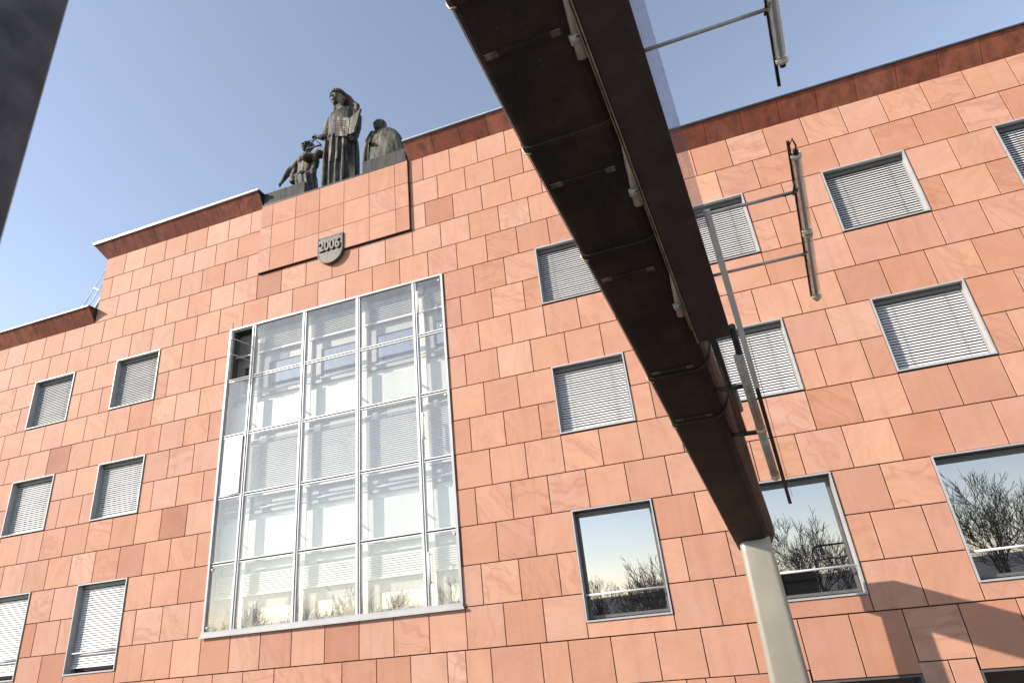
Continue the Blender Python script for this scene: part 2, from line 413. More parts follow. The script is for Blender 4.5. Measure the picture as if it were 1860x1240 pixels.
# cornices: slabs flaring outwards, joints staggered against the top course
CO, CH = 0.0245 * D, 0.0375 * D
def cornice(u0, u1, k, mitre_l, mitre_r, half, light_edge):
    z0, z1 = KZ(k) - .004, KZ(k) + CH
    def X(u, top): return UX(u) + (0 if not top else (-CO if (u == u0 and mitre_l) else CO if (u == u1 and mitre_r) else 0))
    core = MB()
    a0, a1, b0, b1 = X(u0, 0), X(u1, 0), X(u0, 1), X(u1, 1)
    pr = lambda xb, xt: [(xb, YW + .03, z0), (xt, YW - CO + .035, z1 - .01), (xt, YW + .45, z1 - .01), (xb, YW + .45, z0)]
    core.rings([pr(a0 + .01, b0 + .01), pr(a1 - .01, b1 - .01)], sm=False)
    co = obj('cornice', core, M_LEAD, bld)
    js = [u0] + [j + (0.5 if half else 0) for j in range(-40, 30) if u0 + .25 < j + (0.5 if half else 0) < u1 - .25] + [u1]
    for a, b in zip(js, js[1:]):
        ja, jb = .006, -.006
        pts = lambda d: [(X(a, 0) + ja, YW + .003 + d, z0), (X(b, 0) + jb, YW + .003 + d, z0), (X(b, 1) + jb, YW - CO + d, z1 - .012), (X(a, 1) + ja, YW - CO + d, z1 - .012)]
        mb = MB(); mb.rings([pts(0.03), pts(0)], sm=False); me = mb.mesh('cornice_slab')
        tn = tone(); set_tone(me, (max(.0, min(.2, tn[0] - .5)), tn[1], tn[2], 1)); obj('cornice_slab', me, M_CORN, co)  # low tone: shade of the flare put into the slab colour
    cp = MB().box(b0 - .02, b1 + .02, YW - CO - .03, YW + .5, z1 - .009, z1 + .035)
    obj('coping', cp, M_LEAD, co)
    if light_edge:
        obj('coping_edge', MB().box(b0 - .025, b1 + .025, YW - CO - .035, YW + .5, z1 + .0375, z1 + .062), M_COPING, co)
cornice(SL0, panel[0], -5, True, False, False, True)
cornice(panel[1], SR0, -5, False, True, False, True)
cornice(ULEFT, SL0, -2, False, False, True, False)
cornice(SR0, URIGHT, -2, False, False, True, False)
# ledge the statues stand on, and the two plinths
obj('statue_ledge', MB().box(UX(panel[0]) + .01, UX(panel[1]) - .01, YW - .095, YW + 1.6, KZ(-5) + .002, KZ(-5) + .032), M_LEAD, bld)
ZL = KZ(-5) + .034
for a, b in ((-2.47, -0.99), (1.01, 2.46)):
    bevel(obj('plinth', MB().box(XC + a, XC + b, YW - .06, YW + .24, ZL, ZL + .47), M_PLINTH, bld), .012, 1)

# ------------------------------------------------------------------ square and tall windows
def frame_mesh(w, h):
    mb = MB(); t, y0, y1 = .028, -.03, .30
    mb.box(0, w, y0, y1, -t, 0); mb.box(0, w, y0, y1, -h, -h + t)
    mb.box(0, t, y0, y1, -h + t, -t); mb.box(w - t, w, y0, y1, -h + t, -t)
    return mb
def blind_mesh(w, h, bottom_gap, tilt=50):
    mb = MB(); pitch, sw, yc = 0.0565, 0.067, 0.155
    n = int((h - .13 - bottom_gap) / pitch); c, s_ = math.cos(R(tilt)), math.sin(R(tilt))
    for i in range(n):
        z = -.13 - pitch * (i + .5)
        pr = []
        for q in (-.5, 0, .5):
            cv = .006 * (1 - 4 * q * q)
            pr.append((yc + q * sw * c - cv * s_, z + q * sw * s_ + cv * c))
        i0 = len(mb.v); wob = random.uniform(-.002, .002)
        for x in (.058, w - .058):
            for (yy, zz) in pr: mb.v.append((x, yy, zz + wob))
        for a in (0, 1): mb.f.append((i0 + a, i0 + 3 + a, i0 + 4 + a, i0 + 1 + a)); mb.sm.append(True)
    zb = -.13 - pitch * n
    mb.box(.055, w - .055, yc - .035, yc + .03, zb - .045, zb - .012)
    return mb, zb
FR, BL = {}, {}
def window(u0, u1, k0, k1, kind):
    w_, h_ = UX(u1) - UX(u0), KZ(k0) - KZ(k1)
    key = kind
    if key not in FR:
        FR[key] = frame_mesh(w_, h_).mesh('window_frame'); FR[key].materials.append(M_ALU)
        pn = MB(); pn.box(.05, w_ - .05, .245, .26, -h_ + .05, -.05); p_ = pn.mesh('pane'); p_.materials.append(M_GLASS if kind == 'glass' else M_DIMGLASS)
        sub = {'pane': p_}
        if kind != 'glass':
            b_, zb = blind_mesh(w_, h_, .03 if kind == 'blind' else .17); b_ = b_.mesh('blind'); b_.materials.append(M_SLAT); sub['blind'] = b_
            hb = MB(); hb.box(.03, w_ - .03, .10, .225, -.125, -.032); hb = hb.mesh('head_shade'); hb.materials.append(M_DARKFRAME); sub['head_shade_box'] = hb  # dark box added to make the shade band under the soffit
            for n_, q in enumerate((.215, .785)):
                cm = MB(); cm.tube([(w_ * q, .118, -.06), (w_ * q, .118, zb)], .0035, 5)
                cm = cm.mesh('cord'); cm.materials.append(M_CORD); sub['blind_cord/%d' % n_] = cm
            for n_, x in enumerate((.04, w_ - .04)):
                gm = MB(); gm.box(x - .007, x + .007, .13, .18, -h_ + .045, -.05)
                gm = gm.mesh('guide_rail'); gm.materials.append(M_ALU); sub['guide_rail/%d' % n_] = gm
        if kind != 'blind':
            rm = MB(); rm.tube([(.045, .055, -h_ * .775), (w_ - .045, .055, -h_ * .775)], .021, 10); rm = rm.mesh('guard_rail'); rm.materials.append(M_ALUW); sub['guard_rail'] = rm
        if kind == 'glass':
            fm = MB(); t = .05
            for a in ((.042, .042 + t, -h_ + .042, -.042), (w_ - .042 - t, w_ - .042, -h_ + .042, -.042)): fm.box(a[0], a[1], .21, .24, a[2], a[3])
            fm.box(.042 + t, w_ - .042 - t, .21, .24, -.042 - .10, -.042); fm.box(.042 + t, w_ - .042 - t, .21, .24, -h_ + .042, -h_ + .042 + t)
            fm = fm.mesh('casement_frame'); fm.materials.append(M_DARKFRAME); sub['casement_frame'] = fm
        BL[key] = sub
    o = obj('window', FR[key], None, bld, (UX(u0), YW, KZ(k0)))
    for nm, me in BL[key].items(): obj(nm.split('/')[0], me, None, o)
for w_ in wins: window(*w_)
for (u0, u1, k0, k1) in low:
    x0, x1, z0, z1 = UX(u0), UX(u1), KZ(k1), KZ(k0)
    mb = MB(); mb.box(x0, x1, YW + .005, YW + .6, z1 - .03, z1); mb.box(x0, x0 + .03, YW + .005, YW + .6, z0, z1 - .03); mb.box(x1 - .03, x1, YW + .005, YW + .6, z0, z1 - .03)
    o = obj('window', mb, M_DARKFRAME, bld)
    obj('pane', MB().box(x0 + .035, x1 - .035, YW + .42, YW + .44, z0, z1 - .035), M_GLASS, o)
    obj('transom', MB().box(x0 + .035, x1 - .035, YW + .34, YW + .4, z1 - .55, z1 - .5), M_DARKFRAME, o)

# ------------------------------------------------------------------ the tall glazed screen window
bx0, bx1, bz0, bz1 = UX(BIG[0]), UX(BIG[1]), KZ(BIG[3]), KZ(BIG[2])
GD = 0.32
fr = MB(); t = .06
fr.box(bx0, bx1, YW - .04, YW + .12, bz1 - .05, bz1); fr.box(bx0, bx1, YW - .06, YW + .12, bz0, bz0 + .10)
fr.box(bx0, bx0 + t, YW - .04, YW + .12, bz0 + .10, bz1 - .05); fr.box(bx1 - t, bx1, YW - .04, YW + .12, bz0 + .10, bz1 - .05)
scr = obj('screen_window', fr, M_ALU, bld)
obj('sill', MB().box(bx0 - .03, bx1 + .03, YW - .085, YW - .062, bz0 - .03, bz0 + .015), M_ALU, scr)
# cavity cheeks
ck = MB()
ck.box(bx0 - .05, bx0 + .002, YW + .122, YW + GD + .5, bz0, bz1); ck.box(bx1 - .002, bx1 + .05, YW + .122, YW + GD + .5, bz0, bz1)
ck.box(bx0, bx1, YW + .122, YW + GD + .5, bz1 - .002, bz1 + .05); ck.box(bx0, bx1, YW + .122, YW + GD + .5, bz0 - .05, bz0 + .002)
obj('cavity_cheek', ck, M_DARKFRAME, scr)
cols = [-11.03, -10.03, -8.03, -6.03, -4.03, -3.03]; rows = [0, 2, 4, 6, 8, 10]
for u in cols[1:-1]:
    mb = MB(); x = UX(u)
    mb.box(x - .055, x - .022, YW - .02, YW + .11, bz0 + .10, bz1 - .05); mb.box(x + .022, x + .055, YW - .02, YW + .11, bz0 + .10, bz1 - .05)
    mb.box(x - .010, x + .010, YW - .04, YW + .11, bz0 + .10, bz1 - .05); mb.box(x - .0218, x + .0218, YW + .02, YW + .09, bz0 + .10, bz1 - .05)
    obj('mullion', mb, M_ALUW, scr)
def pane_span(i):
    a = bx0 + .062 if i == 0 else UX(cols[i]) + .057
    b = bx1 - .062 if i == 4 else UX(cols[i + 1]) - .057
    return a, b
for i in range(5):
    a, b = pane_span(i)
    for r in (1, 2, 3, 4):
        z = KZ(rows[r]); mb = MB()
        mb.box(a, b, YW - .005, YW + .07, z + .017, z + .041); mb.box(a, b, YW - .005, YW + .07, z - .041, z - .017)
        tr_ = obj('transom', mb, M_ALUW, scr); obj('transom_gap', MB().box(a, b, YW + .03, YW + .06, z - .0168, z + .0168), M_BLACK, scr)
    tp = MB(); tp.box(a, b, YW + .005, YW + .05, bz1 - .085, bz1 - .064); obj('transom', tp, M_ALU, scr)
    for r in range(5):
        z1 = (bz1 - .09) if r == 0 else KZ(rows[r]) - .042
        z0 = (bz0 + .105) if r == 4 else KZ(rows[r + 1]) + .042
        openings = {(0, 0): 48, (0, 2): 7}
        if (i, r) in openings:
            W_ = b - a - .01; mb = MB(); mb.box(0, W_, -.008, .008, z0 - z1 + .005, -.005)
            me = mb.mesh('sash_pane'); p_ = obj('sash_pane', me, M_SASH, scr, (a + .005, YW + .02, z1)); p_.rotation_euler.z = -R(openings[(i, r)])
            fm = MB(); fm.box(-.002, .02, -.014, .014, z0 - z1, 0); fm.box(W_ - .02, W_ + .004, -.014, .014, z0 - z1, 0)
            obj('sash_edge', fm, M_ALUW, scr, (a + .005, YW + .02, z1)).rotation_euler.z = -R(openings[(i, r)])
            an = R(openings[(i, r)])
            if r == 0:
                for q in (.3, .62):
                    zz = z1 + (z0 - z1) * q; e = Vector((a + W_ * .75 * math.cos(an), YW + .02 - W_ * .75 * math.sin(an), zz + .04))
                    obj('stay_arm', MB().tube([e, (b - .02, YW + .05, zz - .12)], .011, 6), M_ALUW, scr)
                    obj('hinge_knob', MB().ell(e, .03, .03, .03, 10, 6), M_WHITE, scr)
            continue
        obj('pane', MB().box(a - .001, b + .001, YW + .012, YW + .024, z0, z1), M_SCREEN, scr)
        if i == 4 and r in (0, 2, 4):
            for kz in ((z1 - .07, z0 + .08) if r != 2 else (z1 - .07,)): obj('fixing_knob', MB().ell((b - .06, YW - .005, kz), .028, .02, .028, 10, 6), M_WHITE, scr)
            hz = (z0 + z1) / 2 + (.12 if r == 0 else 0)
            hd = MB(); hd.tube([(a + .06, YW + .01, hz + .30), (a + .06, YW - .06, hz + .30)], .022, 8); hd.tube([(a + .06, YW + .01, hz - .27), (a + .06, YW - .06, hz - .27)], .022, 8)
            hd.tube([(a + .06, YW - .06, hz + .34), (a + .06, YW - .06, hz - .31)], .028, 10); obj('pull_handle', hd, M_WHITE, scr)
        if i == 0 and r == 4:
            for kz in (z1 - .08, z0 + .08): obj('fixing_knob', MB().ell((a + .05, YW - .005, kz), .028, .02, .028, 10, 6), M_WHITE, scr)
# inner wall behind the screen: positions follow the bays, set 0.32 m back
PF = (D + GD) / D
def IX(u): return (-0.2153 + 0.06625 * u) * D * PF
def IZ(k): return (0.6389 - 0.06345 * k) * D * PF + HC
YI = YW + GD
bb = MB().box(bx0 - .3, bx1 + .3, YI + .16, YI + .2, bz0 - .05, bz1 + .9); obj('inner_wall', bb, M_CREAM, scr)
bays = [(-12.0, -10.03), (-10.03, -8.03), (-8.03, -6.03), (-6.03, -4.03), (-4.03, -2.03)]
storeys = [(0.45, 1.18, 2.78, 3.02, 4.1), (4.30, 6.10, 6.66, 6.86, 8.1), (8.42, 8.98, 10.6, 10.7, 10.9)]   # blind top, blind bottom, glass bottom, spandrel top, spandrel bottom
def clip(a, b): return max(a, bx0 + .003), min(b, bx1 - .003)
for (ua, ub) in bays:
    wv = ub - ua
    px0, px1 = clip(IX(ua + wv * .02), IX(ua + wv * .155))
    if px1 - px0 > .03: obj('inner_post', MB().box(px0, px1, YI - .02, YI + .155, bz0 + .004, bz1 - .004), M_CREAM, scr)
    wx0, wx1 = clip(IX(ua + wv * .16), IX(ub + wv * .015))
    if wx1 - wx0 < .1: continue
    for (kb0, kb1, kg, ks0, ks1) in storeys:
        ft = .13 * CU * wv
        zt, zg = min(IZ(kb0 - .1), bz1 - .01), max(IZ(kg), bz0 + .02)
        fm = MB(); s_ = .17 * wv * CU * .9
        fm.box(wx0, wx0 + s_, YI + .06, YI + .13, zg, zt); fm.box(wx1 - .1, wx1, YI + .06, YI + .13, zg, zt)
        fm.box(wx0 + s_, wx1 - .1, YI + .06, YI + .13, zg, zg + .13); fm.box(wx0 + s_, wx1 - .1, YI + .06, YI + .13, max(zg + .2, IZ(kb1 + .42)), zt)
        fo = obj('inner_window_frame', fm, M_INFRAME, scr)
        gt = max(zg + .2, IZ(kb1 + .42))
        if gt - .01 > zg + .131: obj('inner_pane', MB().box(wx0 + s_ + .002, wx1 - .102, YI + .105, YI + .115, zg + .131, gt - .002), M_GLASS, scr)
        # blind in front of the head of the window
        bm_ = MB(); n = max(3, int((IZ(kb0) - IZ(kb1)) / .05)); pt = (IZ(kb0) - IZ(kb1)) / n
        xl, xr = wx0 - .07, wx1 - .03
        xl, xr = clip(xl, xr)
        for q in range(n):
            z = IZ(kb0) - pt * (q + .5)
            if z > bz1 - .03: continue
            bm_.quad((xl, YI - .06, z - .024), (xr, YI - .06, z - .024), (xr, YI - .02, z + .022), (xl, YI - .02, z + .022))
        bm_.box(xl, xr, YI - .07, YI - .03, IZ(kb1) - .05, IZ(kb1) - .01)
        obj('inner_blind', bm_, M_SLAT, scr)
        if ks1 < 10:
            sp0 = max(IZ(ks1), bz0 + .01)
            obj('spandrel_panel', MB().box(wx0 - .0, wx1, YI - .01, YI + .05, sp0, IZ(ks0)), M_SPAND, scr)
            # curved tie bracket and catwalk rail between the skins
            br = [(wx0 - .2, YI - .04 - .13 * math.sin(math.pi * q / 8), IZ(ks0 + .62) - .16 * math.sin(math.pi * q / 16) + 0.02 * q) for q in range(9)]
            br = [p for p in br if p[0] > bx0 + .02]
            if len(br) > 3: obj('tie_bracket', MB().tube(br, .028, 8), M_ALU, scr)
            rl = MB().tube([(wx0 - .2 if wx0 - .2 > bx0 + .03 else bx0 + .03, YI - .09, IZ(ks0 - .32)), (wx1, YI - .09, IZ(ks0 - .32))], .02, 8); obj('cavity_rail', rl, M_ALU, scr)

# ------------------------------------------------------------------ the date shield
ZS1, ZS0 = KZ(-2.68), KZ(-1.55); xs0, xs1 = UX(-7.53), UX(-6.53); rs = (xs1 - xs0) / 2
def shield_ring(y, ins):
    xa, xb = xs0 + ins, xs1 - ins; r = (xb - xa) / 2; cz = ZS0 + rs + .0
    pts = [(xb, y, ZS1 - ins), (xa, y, ZS1 - ins)]
    for q in range(17):
        an = math.pi + math.pi * q / 16; pts.append(((xa + xb) / 2 + r * math.cos(an), y, cz + (r) * math.sin(an)))
    return pts
sh = MB(); sh.rings([shield_ring(YW - .02, 0), shield_ring(YW - .130, 0), shield_ring(YW - .135, .005), shield_ring(YW - .135, .035), shield_ring(YW - .128, .04)], sm=False)
sho = obj('date_shield', sh, M_SHIELD, bld)
cu = bpy.data.curves.new('numerals', 'FONT'); cu.body = '2006'; cu.size = .40; cu.extrude = .022; cu.bevel_depth = .004; cu.offset = .010; cu.align_x = 'CENTER'; cu.space_character = 1.0
to = bpy.data.objects.new('numeral_text', cu); COL.objects.link(to)
bpy.context.view_layer.update()
me = bpy.data.meshes.new_from_object(to.evaluated_get(bpy.context.evaluated_depsgraph_get())); bpy.data.objects.remove(to)
mx = Matrix.Translation(((xs0 + xs1) / 2, YW - .145, ZS0 + rs + .015)) @ Matrix.Rotation(R(90), 4, 'X') @ Matrix.Diagonal((.86, 1.12, 1, 1)); me.transform(mx)
obj('numerals', me, M_SHIELD, sho)
for (x, z) in ((xs0 + .07, ZS1 - .07), (xs1 - .07, ZS1 - .07), (xs0 + .07, ZS0 + rs - .12), (xs1 - .07, ZS0 + rs - .12)):
    obj('bolt', MB().ell((x, YW - .129, z), .018, .012, .018, 8, 5), M_LEAD, sho)

# ================================================================== roof ladder
ld = empty('roof_ladder', (-18.6, YW + .75, KZ(-2)), 'white steel roof ladder leaning on the left step of the parapet', 'ladder')
yl = YW + .76
def LZ(z): return z + HC
for nm, p, q, r in (('rail', (-19.4, 10.68), (-18.28, 12.59), .017), ('rail', (-19.15, 10.58), (-18.26, 12.03), .017), ('rung', (-18.81, 11.70), (-18.34, 11.42), .02), ('rung', (-19.16, 11.08), (-18.8, 10.88), .02), ('stringer', (-18.66, 10.66), (-18.27, 11.36), .05)):
    obj(nm, MB().tube([(p[0], yl, LZ(p[1])), (q[0], yl, LZ(q[1]))], r, 8), M_WHITE, ld)

# ================================================================== bronze statues
def voxel(mb, size, smooth=2, disp=None):
    me = mb.mesh('tmp'); o = bpy.data.objects.new('tmp', me); COL.objects.link(o)
    bm = bmesh.new(); bm.from_mesh(me); bmesh.ops.recalc_face_normals(bm, faces=bm.faces); bm.to_mesh(me); bm.free()
    r = o.modifiers.new('r', 'REMESH'); r.mode = 'VOXEL'; r.voxel_size = size; r.use_smooth_shade = True
    s_ = o.modifiers.new('s', 'SMOOTH'); s_.factor = .5; s_.iterations = smooth
    bpy.context.view_layer.update()
    out = bpy.data.meshes.new_from_object(o.evaluated_get(bpy.context.evaluated_depsgraph_get()))
    bpy.data.objects.remove(o); out.polygons.foreach_set('use_smooth', [True] * len(out.polygons)); return out
def robe(mb, secs, n=72):
    """secs: z, cx, cy, rx, ry, fold depth, fold count, phase"""
    rs_ = []
    for (z, cx, cy, rx, ry, fd, fn, ph) in secs:
        ring = []
        for j in range(n):
            a = 2 * math.pi * j / n
            k = 1 + fd * (math.sin(fn * a + ph) * .6 + .4 * math.sin((fn * 1.7) // 1 * a + 2 * ph + 1))
            ex = 2.4; ca, sa = math.cos(a), math.sin(a); q = (abs(ca) ** ex + abs(sa) ** ex) ** (-1 / ex)
            ring.append((cx + rx * q * k * ca, cy + ry * q * k * sa, z))
        rs_.append(ring)
    mb.rings(rs_)
def head(mb, c, h, yaw=0.0, pitch=0.0, beard=False):
    """c = centre of the skull, h = head height; faces -Y"""
    rot = Matrix.Rotation(yaw, 3, 'Z') @ Matrix.Rotation(pitch, 3, 'X')
    P = lambda x, y, z: Vector(c) + rot @ Vector((x * h, y * h, z * h))
    E = lambda x, y, z, a, b, d: mb.ell(P(x, y, z), a * h, b * h, d * h, 18, 12, rot)
    E(0, .02, .06, .36, .42, .44); E(0, -.06, -.16, .28, .32, .34); E(0, -.14, -.34, .17, .2, .15)          # skull, jaw, chin
    E(-.14, -.33, -.10, .10, .09, .11); E(.14, -.33, -.10, .10, .09, .11)                                   # cheeks
    E(0, -.37, .12, .26, .07, .05)                                                                          # brow
    mb.tube([P(0, -.38, .09), P(0, -.45, -.02), P(0, -.50, -.10)], [.045 * h, .055 * h, .075 * h], 8)          # nose
    E(0, -.38, -.22, .12, .055, .028); E(0, -.37, -.275, .10, .055, .03)                                      # lips
    E(-.13, -.355, .035, .065, .05, .035); E(.13, -.355, .035, .065, .05, .035)                               # eyes
    E(-.36, .06, -.03, .05, .09, .12); E(.36, .06, -.03, .05, .09, .12)                                       # ears
def hand(mb, c, d, side, s_):
    """fist-like relaxed hand: palm, four curled fingers of unequal length, thumb from the side"""
    d = Vector(d).normalized(); up = Vector((0, 0, 1)); lat = d.cross(up).normalized(); nz = lat.cross(d)
    c = Vector(c); mb.ell(c + d * .05 * s_, .06 * s_, .06 * s_, .05 * s_, 12, 8)
    for q, ln in enumerate((.085, .10, .095, .075)):
        b = c + d * .09 * s_ + lat * (q - 1.5) * .034 * s_
        mb.tube([b, b + d * ln * .6 * s_, b + d * ln * .8 * s_ - nz * ln * .5 * s_, b + d * ln * .45 * s_ - nz * ln * .8 * s_], [.02 * s_, .019 * s_, .017 * s_, .013 * s_], 7)
    b = c + d * .03 * s_ + lat * side * .06 * s_
    mb.tube([b, b + d * .06 * s_ + lat * side * .03 * s_, b + d * .10 * s_ - nz * .03 * s_], [.024 * s_, .02 * s_, .014 * s_], 7)

YS = YW + 0.40
def S(x, y, z): return (XC + x, YS + y, ZL + z)
# --- central figure: robed woman with scales and open book
just = empty('statue', S(0.02, 0, 0), 'tall dark bronze robed woman with long hair holding scales and an open book', 'statue', 'bronze figures on the parapet')
mb = MB(); secs = []
prof = [(0.0, .01, .55, .40), (.5, .0, .545, .39), (1.1, .0, .545, .385), (1.6, .0, .535, .375), (1.95, .01, .505, .36), (2.15, .02, .475, .34), (2.4, .02, .465, .335), (2.75, .03, .47, .335), (3.0, .04, .485, .31), (3.16, .05, .46, .27), (3.26, .06, .34, .21), (3.33, .05, .20, .16)]
for z, cx, rx, ry in prof:
    fd = .075 if z < 2.0 else .03 if z < 2.6 else .012
    secs.append((*S(0, 0, z)[2:], S(cx, 0, 0)[0], YS, rx, ry, fd, 13, .35 * math.sin(z * 1.1)))
robe(mb, secs, 110)
for x, w_ in ((-.14, .045), (.06, .04), (.30, .05), (-.36, .05)): mb.tube([S(x, -.35, 1.95), S(x * 1.04, -.40, 1.0), S(x * 1.02, -.42, .02)], [w_ * .8, w_, w_ * 1.2], 8)   # hanging folds
for x in (-.10, .12): mb.tube([S(x, -.37, 2.05), S(x, -.43, 1.1), S(x, -.44, .9)], [.03, .035, .05], 8)
mb.tube([S(-.50, -.05, 2.12), S(-.25, -.33, 2.10), S(.05, -.38, 2.06), S(.35, -.32, 2.02), S(.52, -.03, 2.0)], .035, 8)                      # girdle
mb.tube([S(.02, .0, 3.15), S(-.04, -.03, 3.42), S(-.08, -.05, 3.62)], [.19, .15, .14], 14)                                                  # neck
head(mb, S(-.12, -.06, 3.80), .60, yaw=R(-14), pitch=R(-4))
# right arm (viewer's left): down, then forearm out to the side holding the scales
mb.tube([S(-.36, 0, 3.10), S(-.50, -.03, 2.85), S(-.535, -.05, 2.55), S(-.52, -.08, 2.34)], [.15, .15, .14, .13], 14)
mb.tube([S(-.48, -.08, 2.34), S(-.64, -.15, 2.32), S(-.78, -.19, 2.36)], [.13, .10, .065], 12)
hand(mb, S(-.78, -.19, 2.36), (-.9, -.25, .1), 1, 1.0)
# left arm (viewer's right) under the book
mb.tube([S(.44, 0, 3.06), S(.60, -.04, 2.75), S(.62, -.08, 2.30), S(.60, -.16, 1.92)], [.14, .14, .125, .11], 14)
mb.tube([S(.60, -.14, 1.92), S(.64, -.30, 1.66), S(.62, -.40, 1.60)], [.11, .09, .07], 12)
hand(mb, S(.62, -.40, 1.60), (-.4, -.4, .45), -1, 1.0)
obj('figure', voxel(mb, .017, 1), M_BRONZE, just)
# hair: thick locks sweeping back and down to the shoulders
hm = MB()
hm.ell(S(-.10, .05, 3.90), .255, .26, .25)
for j in range(13):                                                     # curls framing the forehead and temples
    a = R(-112 + 224 * j / 12); hm.ell(S(-.125 + .245 * math.sin(a), -.06 - .20 * math.cos(a), 3.99 + .075 * math.cos(a) - .05 * abs(math.sin(a))), .065, .06, .07, 10, 7)
for j in range(15):                                                     # locks falling behind the neck, fuller on the viewer's right
    f = j / 14; x0 = -.33 + .50 * f; x1 = -.34 + .86 * f; bul = .10 * math.sin(math.pi * f)
    hm.tube([S(-.15 + .2 * f, .06, 4.06 + .03 * math.sin(j)), S(x0 + .03, .12 + bul, 3.90), S(x0 * .6 + x1 * .4, .13 + bul, 3.66), S(x1 * .98, .10 + bul, 3.42), S(x1, .06 + bul * .6, 3.20 - .08 * f + .03 * math.sin(j * 2.1))], [.07, .085, .095, .09, .05], 8)
obj('hair', voxel(hm, .018, 1), M_HAIR, just)
# open book
bk_ = MB()
def leaf(a, b, c, d, th):
    n = (Vector(b) - Vector(a)).cross(Vector(d) - Vector(a)).normalized() * th
    f = [Vector(p) for p in (a, b, c, d)]; bk_.rings([[p - n / 2 for p in f], [p + n / 2 for p in f]], sm=False)
leaf(S(.08, -.39, 2.66), S(.58, -.43, 2.38), S(.50, -.43, 1.68), S(.02, -.39, 1.90), .06)
leaf(S(.62, -.44, 2.38), S(1.06, -.58, 2.44), S(.80, -.56, 1.62), S(.54, -.44, 1.66), .06)
bko = obj('book', bk_, M_BRONZE, just)
ins = MB()
for q in range(6): ins.tube([S(.14, -.432, 2.48 - .075 * q), S(.44 - .02 * (q % 3), -.458, 2.31 - .075 * q)], .009, 5)
obj('inscription_lines', ins, M_BRONZE, bko)
# scales
sc = MB(); hp = S(-.85, -.24, 2.24)
bl, br_ = S(-1.13, -.26, 1.95), S(-.58, -.26, 1.90)
sc.tube([bl, br_], .026, 8); sc.tube([hp, S(-1.11, -.26, 1.98)], .018, 7); sc.tube([hp, S(-.60, -.26, 1.93)], .018, 7); sc.tube([S(-.85, -.22, 2.48), S(-.852, -.25, 2.20)], .02, 7)
sc.tube([S(-1.09, -.24, 2.28), S(-.87, -.24, 2.22)], .016, 7)
sco = obj('scales', sc, M_BRONZE, just)
for (cx, cz, top) in ((-1.11, 1.60, bl), (-.63, 1.56, br_)):
    c = S(cx, -.26, cz); pan = MB(); prof_ = [(.02, -.13), (.12, -.11), (.17, -.05), (.185, .0), (.17, .01), (.10, -.05), (.02, -.08)]
    pan.rings([[(c[0] + r * math.cos(2 * math.pi * j / 18), c[1] + r * math.sin(2 * math.pi * j / 18), c[2] + z) for j in range(18)] for r, z in prof_])
    po = obj('pan', pan, M_HAIR, sco)
    for j in range(3):
        a = 2 * math.pi * j / 3 + .4; obj('chain', MB().tube([top, (c[0] + .175 * math.cos(a), c[1] + .175 * math.sin(a), c[2])], .008, 5), M_BRONZE, sco)
# --- left figure: half-draped youth stepping out, arm stretched down
lf = empty('statue', S(-1.3, .1, 0), 'smaller bronze youth left of the robed woman, arm stretched down over the plinth', 'statue', 'bronze figures on the parapet')
mb = MB(); secs = []
for z, cx, rx, ry, fd in [(0.0, -1.20, .28, .24, .10), (.4, -1.24, .30, .25, .10), (.8, -1.32, .34, .26, .09), (1.05, -1.36, .36, .26, .07), (1.2, -1.34, .31, .24, .03), (1.45, -1.31, .31, .23, .01), (1.7, -1.29, .34, .24, .01), (1.88, -1.29, .33, .21, 0), (1.98, -1.30, .18, .15, 0)]:
    secs.append((S(0, 0, z)[2], S(cx, 0, 0)[0], YS + .06, rx, ry, fd, 11, z))
robe(mb, secs, 80)
mb.ell(S(-1.42, -.14, 1.72), .15, .10, .13); mb.ell(S(-1.17, -.14, 1.70), .15, .10, .13)                      # chest
mb.tube([S(-1.30, .05, 1.9), S(-1.31, .02, 2.16)], [.12, .10], 12)
head(mb, S(-1.315, .0, 2.29), .44, yaw=R(-10), pitch=R(-8))
for j in range(16):
    a = 2 * math.pi * j / 16; mb.ell(S(-1.315 + .15 * math.cos(a), .06 + .15 * math.sin(a) * .9, 2.40 + .03 * math.sin(3 * a)), .06, .06, .06, 8, 6)
mb.ell(S(-1.315, .05, 2.42), .17, .17, .10)
mb.tube([S(-1.55, .05, 1.88), S(-1.72, .0, 1.70), S(-1.90, -.08, 1.45), S(-1.99, -.14, 1.20), S(-2.10, -.18, .98)], [.13, .125, .10, .08, .055], 12)
hand(mb, S(-2.10, -.18, .98), (-.45, -.2, -.8), 1, .85)
mb.tube([S(-1.04, .05, 1.86), S(-.96, .02, 1.60), S(-.95, -.02, 1.35), S(-1.02, -.10, 1.12)], [.13, .115, .10, .075], 12)
hand(mb, S(-1.02, -.10, 1.12), (-.1, -.2, -.9), -1, .8)
for pts in ([(-1.62, .10, 1.92), (-1.72, .05, 1.60), (-1.78, -.02, 1.25), (-1.74, -.10, .95)], [(-1.60, .16, 1.85), (-1.84, .10, 1.45), (-1.80, .02, 1.05)]):
    mb.tube([S(*p) for p in pts], [.10, .13, .12, .07][:len(pts)], 10)                                        # cloak over the arm
mb.tube([S(-1.70, -.05, 1.20), S(-1.35, -.22, 1.12), S(-1.02, -.10, 1.06)], .055, 8)
obj('figure', voxel(mb, .016, 1), M_BRONZE, lf)
